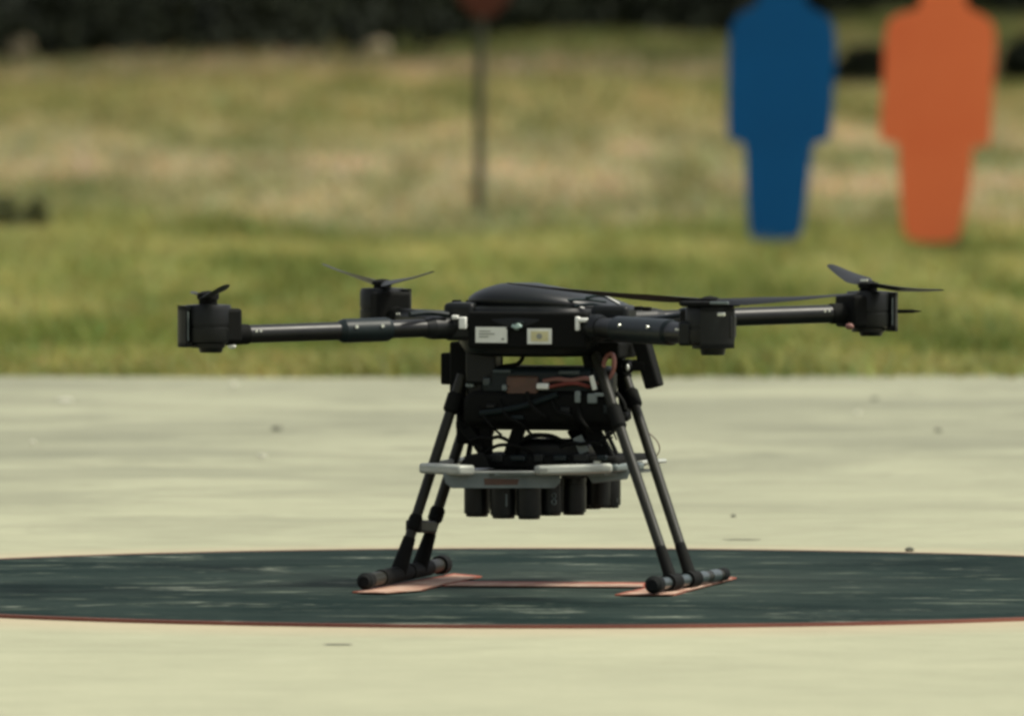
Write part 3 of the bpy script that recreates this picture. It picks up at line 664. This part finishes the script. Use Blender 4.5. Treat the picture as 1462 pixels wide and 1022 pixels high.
clamp(sl_, sa, sb, .36, 'matte', .16, .0118); clamp(sl_, sa, sb, .68, 'matte', .12, .0118)
for t in (.26, .53): clamp(sr_, ra, rb, t, 'matte', .05, .0118)
for t in (.13, .40, .66, .84): clamp(sr_, ra, rb, t, 'ridge', .045, .0086)

# side units: boxy antenna at the left, tilted antenna at the right
pbox('frame_post', 650, 552, 676, 634, -.02, .05, 'matte', car, .005)
pbox('frame_post', 676, 606, 698, 622, -.05, .03, 'matte', car, .004)
pbox('battery_side', 664, 528, 692, 572, -.06, .10, 'shell', bat, .006)
pbox('battery_side', 842, 530, 874, 572, -.05, .03, 'shell', bat, .006)
lb = pbox('side_unit', 628.5, 504, 658, 549, -.03, .045, 'matte', dr, .003)
c0, c1 = L(915, 482, .0), L(935, 553, .0); bm = NB(); bar(bm, c0, c1, .0215, .03); an = obj('side_antenna', bm, 'matte', dr, bevel=.003, label='tilted flat black antenna on the right side')
bm = NB(); tube(bm, L(888, 520, .0), L(920, 518, .0), .0055, n=12); ball(bm, L(897, 523, -.01), .0105); obj('antenna_clamp', bm, 'shell', an)
bm = NB(); ball(bm, L(896, 525, -.022), .0042, (.7, .6, 1.3)); obj('bolt', bm, 'steel', an)
bm = NB(); box(bm, L(912, 523, -.01), (.02, .012, .013)); obj('antenna_bracket', bm, 'matte', an, bevel=.002)

# ------------------------------------------------------------------ figure boards
def smooth_poly(pts, it=2):
    for _ in range(it):
        q = []
        for i in range(len(pts)):
            a, b = pts[i], pts[(i+1) % len(pts)]; q += [a*.75 + b*.25, a*.25 + b*.75]
        pts = q
    return pts
YF = 30.0; SF = F/(CD+YF)
def board(name, label, m, pix, head, Yd):
    base = at(pix[0][0], 346, Yd); xm = sum(p[0] for p in pix)/len(pix)
    o_ = at(xm, 350, Yd); z0 = float(terr(np.array(o_.x), np.array(Yd))); e = empty(name, (o_.x, Yd, z0)); tag(e, label, 'figure board')
    E = Vector((o_.x, Yd, z0))
    pts = [at(x, y, Yd) for x, y in pix]
    # head: from the neck's right to its left through the top, in metres above the shoulder
    xl, xr, yt = head; s = (CD+Yd)/F
    hx = (xl+xr)/2
    hd = []
    for t in np.linspace(0, math.pi, 11): hd.append(at(hx + 34*math.cos(t), -34 - 44*math.sin(t), Yd))
    pts = [at(xr, 4, Yd), at(xr-1, -14, Yd)] + hd + [at(xl+1, -14, Yd), at(xl, 4, Yd)] + pts
    pts = smooth_poly(pts, 1)
    bm = NB(); plate(bm, [p - E for p in pts], (0, .012, 0)); obj('figure_panel', bm, m, e, smooth=False)
    for dx in (-24, 24):
        a = at(hx + dx*.7 + 0, 300, Yd) - E; a.y = .030; bm = NB(); bar(bm, (a.x, a.y, -.15), (a.x, a.y, a.z + .55), .035, .022); obj('stake', bm, 'wood', e)
    return e
blue = [(1072, 12), (1052, 22), (1043, 38), (1040, 60), (1039, 117), (1038, 186), (1040, 199), (1060, 204), (1063, 208), (1065, 274), (1069, 330), (1074, 342),
        (1093, 345), (1142, 339), (1147, 320), (1153, 274), (1160, 212), (1162, 205), (1185, 200), (1187, 186), (1191, 117), (1194, 70), (1191, 38), (1184, 24), (1160, 13)]
orng = [(1309, 14), (1282, 20), (1268, 30), (1263, 50), (1261, 117), (1256, 178), (1256, 200), (1280, 205), (1283, 210), (1285, 274), (1288, 325), (1294, 338),
        (1306, 345), (1356, 346), (1369, 338), (1374, 320), (1384, 274), (1389, 215), (1391, 210), (1414, 207), (1415, 190), (1418, 117), (1422, 60), (1419, 35), (1405, 22), (1383, 13)]
board('figure_board', 'flat blue human-shaped board standing in the grass left of the orange one', 'boardb', blue, (1084, 1149, 0), 30.0)
board('figure_board', 'flat orange human-shaped board standing in the grass at the far right', 'boardo', orng, (1314, 1379, 0), 30.3)

# ------------------------------------------------------------------ sign on a pole
YP = 36.3; pb = at(683, 300, YP); pz = float(terr(np.array(pb.x), np.array(YP)))
sg = empty('sign_post', (pb.x, YP, pz)); tag(sg, 'thin dark sign post with a reddish orange diamond at its top, on the dry grass', 'sign post')
E = Vector((pb.x, YP, pz)); bm = NB(); tube(bm, (0, 0, -.1), at(687, -70, YP) - E, .0225, n=16); obj('post', bm, 'pole', sg)
c = at(691, -12, YP - .03) - E; h = .165
dp = smooth_poly([c + Vector((h*math.cos(t), 0, h*math.sin(t))) for t in np.linspace(0, 2*math.pi, 5)[:-1] + .0], 1)
bm = NB(); plate(bm, dp, (0, -.004, 0)); obj('sign_plate', bm, 'signr', sg, smooth=False)
bm = NB(); plate(bm, [c + (p-c)*.93 + Vector((0, -.0045, 0)) for p in dp], (0, -.001, 0)); obj('sign_face', bm, 'signr', sg, smooth=False)
for dz in (.07, -.07):
    bm = NB(); q = c + Vector((-.01, .012, dz)); box(bm, q, (.07, .02, .02)); obj('bracket', bm, 'pole', sg)

# ------------------------------------------------------------------ pebbles and litter on the concrete
def pebble(px, py, w, h, m, label, flat=1.0, dep=None, name='pebble'):
    p = gnd(px, py); s = F/(CD + p.y); bm = NB(); bmesh.ops.create_icosphere(bm, subdivisions=2, radius=1)
    for v in bm.verts: v.co *= 1 + .22*math.sin(v.co.x*3.1 + px) * math.cos(v.co.y*2.7 + py)
    W = w/s/2; H = h/s/2*flat
    for v in bm.verts: v.co = Vector((v.co.x*W, v.co.y*(dep or W), v.co.z*H + H*.7))
    o = obj(name, bm, m); o.location = p; tag(o, label, name.replace('_', ' '), 'bits of stone and litter on the concrete'); return o
pebble(1299, 787, 13, 7, 'stone', 'dark pebble at the right rear rim of the round pad')
pebble(1047, 738, 9, 4, 'stone', 'tiny dark pebble on concrete between the right leg and the pad rim')
pebble(395, 614, 16, 6, 'stone', 'small dark pebble lying alone on the concrete left of the drone')
pebble(1340, 616, 14, 5, 'stone', 'small dark pebble on the concrete far right of the drone')
pebble(1249, 570, 12, 4, 'stone', 'tiny dark pebble near the grass edge below the right motor')
pebble(92, 574, 24, 6, 'pale', 'pale flat chip near the grass edge at the far left')
pebble(333, 553, 10, 10, 'pale', 'pale round chip close to the grass edge under the left motor')
pebble(374, 653, 15, 5, 'pale', 'pale chip on the concrete in front of the lone dark pebble')
pebble(46, 634, 10, 6, 'pale', 'pale chip on the concrete at the left frame edge')
pebble(1224, 590, 10, 4, 'pale', 'small pale chip on the concrete below the right motor')
pebble(482, 921, 50, 2.0, 'stone', 'thin dark twig on the concrete in front of the pad', dep=.007, name='twig')
pebble(1060, 771, 56, 1.6, 'stone', 'thin dark twig behind the pad at the right leg', dep=.007, name='twig')

# ------------------------------------------------------------------ grass
def blades(name, n, x0fun, ylo, yhi, hmin, hmax, wid, lean=.5, seed=1, power=1.0, label=''):
    r = np.random.default_rng(seed)
    y = ylo + (yhi - ylo)*r.random(n)**power
    x = (r.random(n)*2 - 1)*x0fun(y)
    # clumping: jitter toward clump centres
    k = r.random(n) < .55
    cell = .22
    x = np.where(k, np.round(x/cell)*cell + r.normal(0, .06, n) + .08*np.sin(y*9), x); y = np.where(k, np.round(y/cell)*cell + r.normal(0, .06, n), y)
    y = np.maximum(y, ylo - .05)
    z = terr(x, y) - .005
    big = .75 + .5*np.sin(x*2.1 + 1.3*np.sin(y*.7))*np.sin(y*1.1 + x*.6)**2
    h = (hmin + (hmax - hmin)*r.random(n)**1.6)*np.clip(big, .5, 1.3); w = wid*(.6 + .8*r.random(n))
    a = r.random(n)*math.pi*2; ax, ay = np.cos(a), np.sin(a); lx = r.normal(0, lean, n)*h; ly = r.normal(0, lean, n)*h
    P = np.zeros((n, 5, 3)); b = np.stack([x, y, z], -1)
    P[:, 0] = b - np.stack([ax*w, ay*w, 0*w], -1); P[:, 1] = b + np.stack([ax*w, ay*w, 0*w], -1)
    m_ = b + np.stack([lx*.35, ly*.35, h*.6], -1)
    P[:, 2] = m_ + np.stack([ax*w*.8, ay*w*.8, 0*w], -1); P[:, 3] = m_ - np.stack([ax*w*.8, ay*w*.8, 0*w], -1)
    P[:, 4] = b + np.stack([lx, ly, h], -1)
    base = (np.arange(n)*5)[:, None]
    f = np.concatenate([base + [0, 1, 2], base + [0, 2, 3], base + [3, 2, 4]], 1).ravel()
    t = .72 + .5*r.random((n, 1)); tint = np.concatenate([t*(1 + .16*r.normal(size=(n, 1))), t, t*(1 + .15*r.normal(size=(n, 1))), np.ones((n, 1))], 1).clip(.3, 1.6)
    o = npmesh(name, P.reshape(-1, 3), f, 3, 'grass', tint=np.repeat(tint, 5, 0))
    tag(o, label, kind='stuff'); return o
wf = lambda y: .075*(y + CD) * .62 + 1.2
blades('green_grass', 210000, wf, CEDGE - .02, 33.0, .03, .10, .0035, seed=2, label='short green grass along the concrete edge')
blades('dry_grass', 190000, wf, 32.0, 72.0, .03, .13, .007, seed=3, power=1.1, label='dry straw-coloured grass on the low bank')
blades('bank_grass', 90000, wf, 70.0, 104.0, .05, .17, .012, seed=4, label='dull green grass below the wood')
blades('verge_grass', 30000, wf, CEDGE - .12, CEDGE + 1.1, .02, .11, .004, seed=5, label='grass fringe along the concrete edge')

# ------------------------------------------------------------------ foliage
def leaves(n, c, rad, size, seed, shell=.55, nclump=0):
    r = np.random.default_rng(seed)
    d = r.normal(size=(n, 3)); d /= np.linalg.norm(d, axis=1)[:, None]; q = (shell + (1-shell)*r.random(n))[:, None]
    if nclump:
        cc = r.normal(size=(nclump, 3)); cc /= np.linalg.norm(cc, axis=1)[:, None]; cc *= (.35 + .6*r.random(nclump))[:, None]; cc[:, 2] = np.abs(cc[:, 2])*1.0 - .15
        p = cc[r.integers(0, nclump, n)] + d*q*.34
    else: p = d*q; p[:, 2] = np.abs(p[:, 2])
    p = p*np.array(rad) + np.array(c)
    a = r.normal(size=(n, 3)); a /= np.linalg.norm(a, axis=1)[:, None]; b = np.cross(a, r.normal(size=(n, 3))); b /= np.linalg.norm(b, axis=1)[:, None]
    s = (size*(.6 + .8*r.random(n)))[:, None]
    P = np.stack([p - a*s, p + b*s*.5, p + a*s, p - b*s*.5], 1); return P.reshape(-1, 3)
def leafobj(name, P, m, parent=None): return npmesh(name, P, np.arange(len(P)), 4, m, parent)
def bush(px, py, wpx, hpx, label, n=1600, seed=1, m='bush', name='low_bush', leaf=.02):
    # find the ground distance seen at this row
    Yb = 12.0
    while Yb < 110:
        p = at(px, py, Yb)
        if p.z <= float(terr(np.array(p.x), np.array(Yb))): break
        Yb += .05
    s = F/(CD + Yb); e = empty(name, (p.x, Yb, float(terr(np.array(p.x), np.array(Yb))))); tag(e, label, 'bush')
    leafobj('foliage', leaves(n, (0, 0, 0), (wpx/s/2, wpx/s/2*.7, hpx/s), leaf, seed, .3), m, e)
    bm = NB()
    for k in range(5):
        a = k*1.3; tube(bm, (0, 0, -.03), (wpx/s*.3*math.cos(a), wpx/s*.2*math.sin(a), hpx/s*.7), .006, .002, 6)
    obj('stem', bm, 'bark', e); return e
bush(4, 338, 64, 60, 'low dark bush cut by the left frame edge in the dry grass', 1500, 11)
bush(50, 336, 44, 52, 'small dark clump just right of the bush at the left frame edge', 1300, 12)
bush(1240, 126, 120, 62, 'dark low bush showing between the blue and orange boards', 3500, 13, 'under', leaf=.035)
bush(1470, 128, 100, 80, 'dark low bush right of the orange board at the frame edge', 4000, 14, 'under', leaf=.035)
for (px, py, w, h_, lb) in ((28, 96, 36, 46, 'pale rounded rock at the foot of the wood, far left'), (537, 86, 36, 32, 'pale flat rock at the foot of the wood, left of the sign post')):
    Yb = 60.0
    while Yb < 115:
        p = at(px, py, Yb)
        if p.z <= float(terr(np.array(p.x), np.array(Yb))): break
        Yb += .05
    s = F/(CD+Yb); bm = NB(); bmesh.ops.create_icosphere(bm, subdivisions=3, radius=1)
    for v in bm.verts:
        k = 1 + .15*math.sin(v.co.x*3+px)*math.cos(v.co.z*4) + .08*math.sin(v.co.y*7); v.co = Vector((v.co.x*w/s/2*k, v.co.y*w/s/2*k, v.co.z*h_/s/2*k + h_/s*.4))
    o = obj('rock', bm, mat('rock_surface', (.19, .155, .09), .9, c2=(.28, .235, .14), scale=8, bump=.4)); o.location = (p.x, Yb, float(terr(np.array(p.x), np.array(Yb)))); tag(o, lb, 'rock')

# the wood: undergrowth mass, then trees whose crowns shade it
P = []
r = np.random.default_rng(31)
for k in range(64):
    x = -17 + 34*r.random(); row = k % 3; y = 93 + row*2.6 + 1.2*math.sin(x*.9) + 2.6*math.sin(x*2.7 + 1) + (8.0 if x > 2.6 else 3.0 if x > 0.8 else 0) - (12 if x < -2.0 else 0)
    P.append(leaves(1700, (x, y, float(terr(np.array(x), np.array(y))) - .1), (1.5 + r.random(), 1.2, 1.0 + 1.3*row + .6*r.random()), .075, 100 + k, .25))
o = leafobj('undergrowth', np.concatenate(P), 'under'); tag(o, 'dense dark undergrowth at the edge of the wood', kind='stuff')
crown_mesh = []
def tree(x, y, hgt, seed, label):
    z = float(terr(np.array(x), np.array(y))); e = empty('tree', (x, y, z), seed*1.1); tag(e, label, 'tree', 'trees of the wood behind the field')
    rr = random.Random(seed); bm = NB(); pts = [Vector((0, 0, -.2)), Vector((rr.uniform(-.15, .15), rr.uniform(-.1, .1), hgt*.35)), Vector((rr.uniform(-.3, .3), 0, hgt*.75))]
    tube(bm, pts[0], pts[1], .20, .15, 12); tube(bm, pts[1], pts[2], .15, .06, 10)
    for k in range(6):
        a = k*1.05 + rr.random(); b0 = pts[1].lerp(pts[2], .1 + .14*k); tube(bm, b0, b0 + Vector((math.cos(a)*1.6, math.sin(a)*1.6, .9)), .06, .02, 6)
    obj('trunk', bm, 'bark', e)
    if len(crown_mesh) < 3:
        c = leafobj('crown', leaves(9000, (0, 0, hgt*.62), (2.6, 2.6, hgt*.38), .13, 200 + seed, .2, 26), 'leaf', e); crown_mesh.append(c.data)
    else:
        c = bpy.data.objects.new('crown', crown_mesh[seed % 3]); COL.objects.link(c); c.parent = e
    return e
k = 0
spots = [(-14.5, 100), (-11, 98.5), (-7.8, 99.6), (-4.6, 98.2), (-1.2, 99.4), (2.1, 101), (5.4, 100.2), (8.8, 101.2), (12.2, 100), (15.4, 99.2),
         (-13, 104), (-9.2, 104.5), (-5.4, 104), (-1.8, 105), (1.9, 105.5), (5.6, 105), (9.4, 105.8), (13.4, 105)]
for (x, y) in spots:
    row = 'front row' if y < 102.5 else 'back row'
    tree(x, y, 7.5 + 1.2*math.sin(x*1.7), k, 'tall dark leafy tree in the wood, its shaded foot at the top of the picture'); k += 1
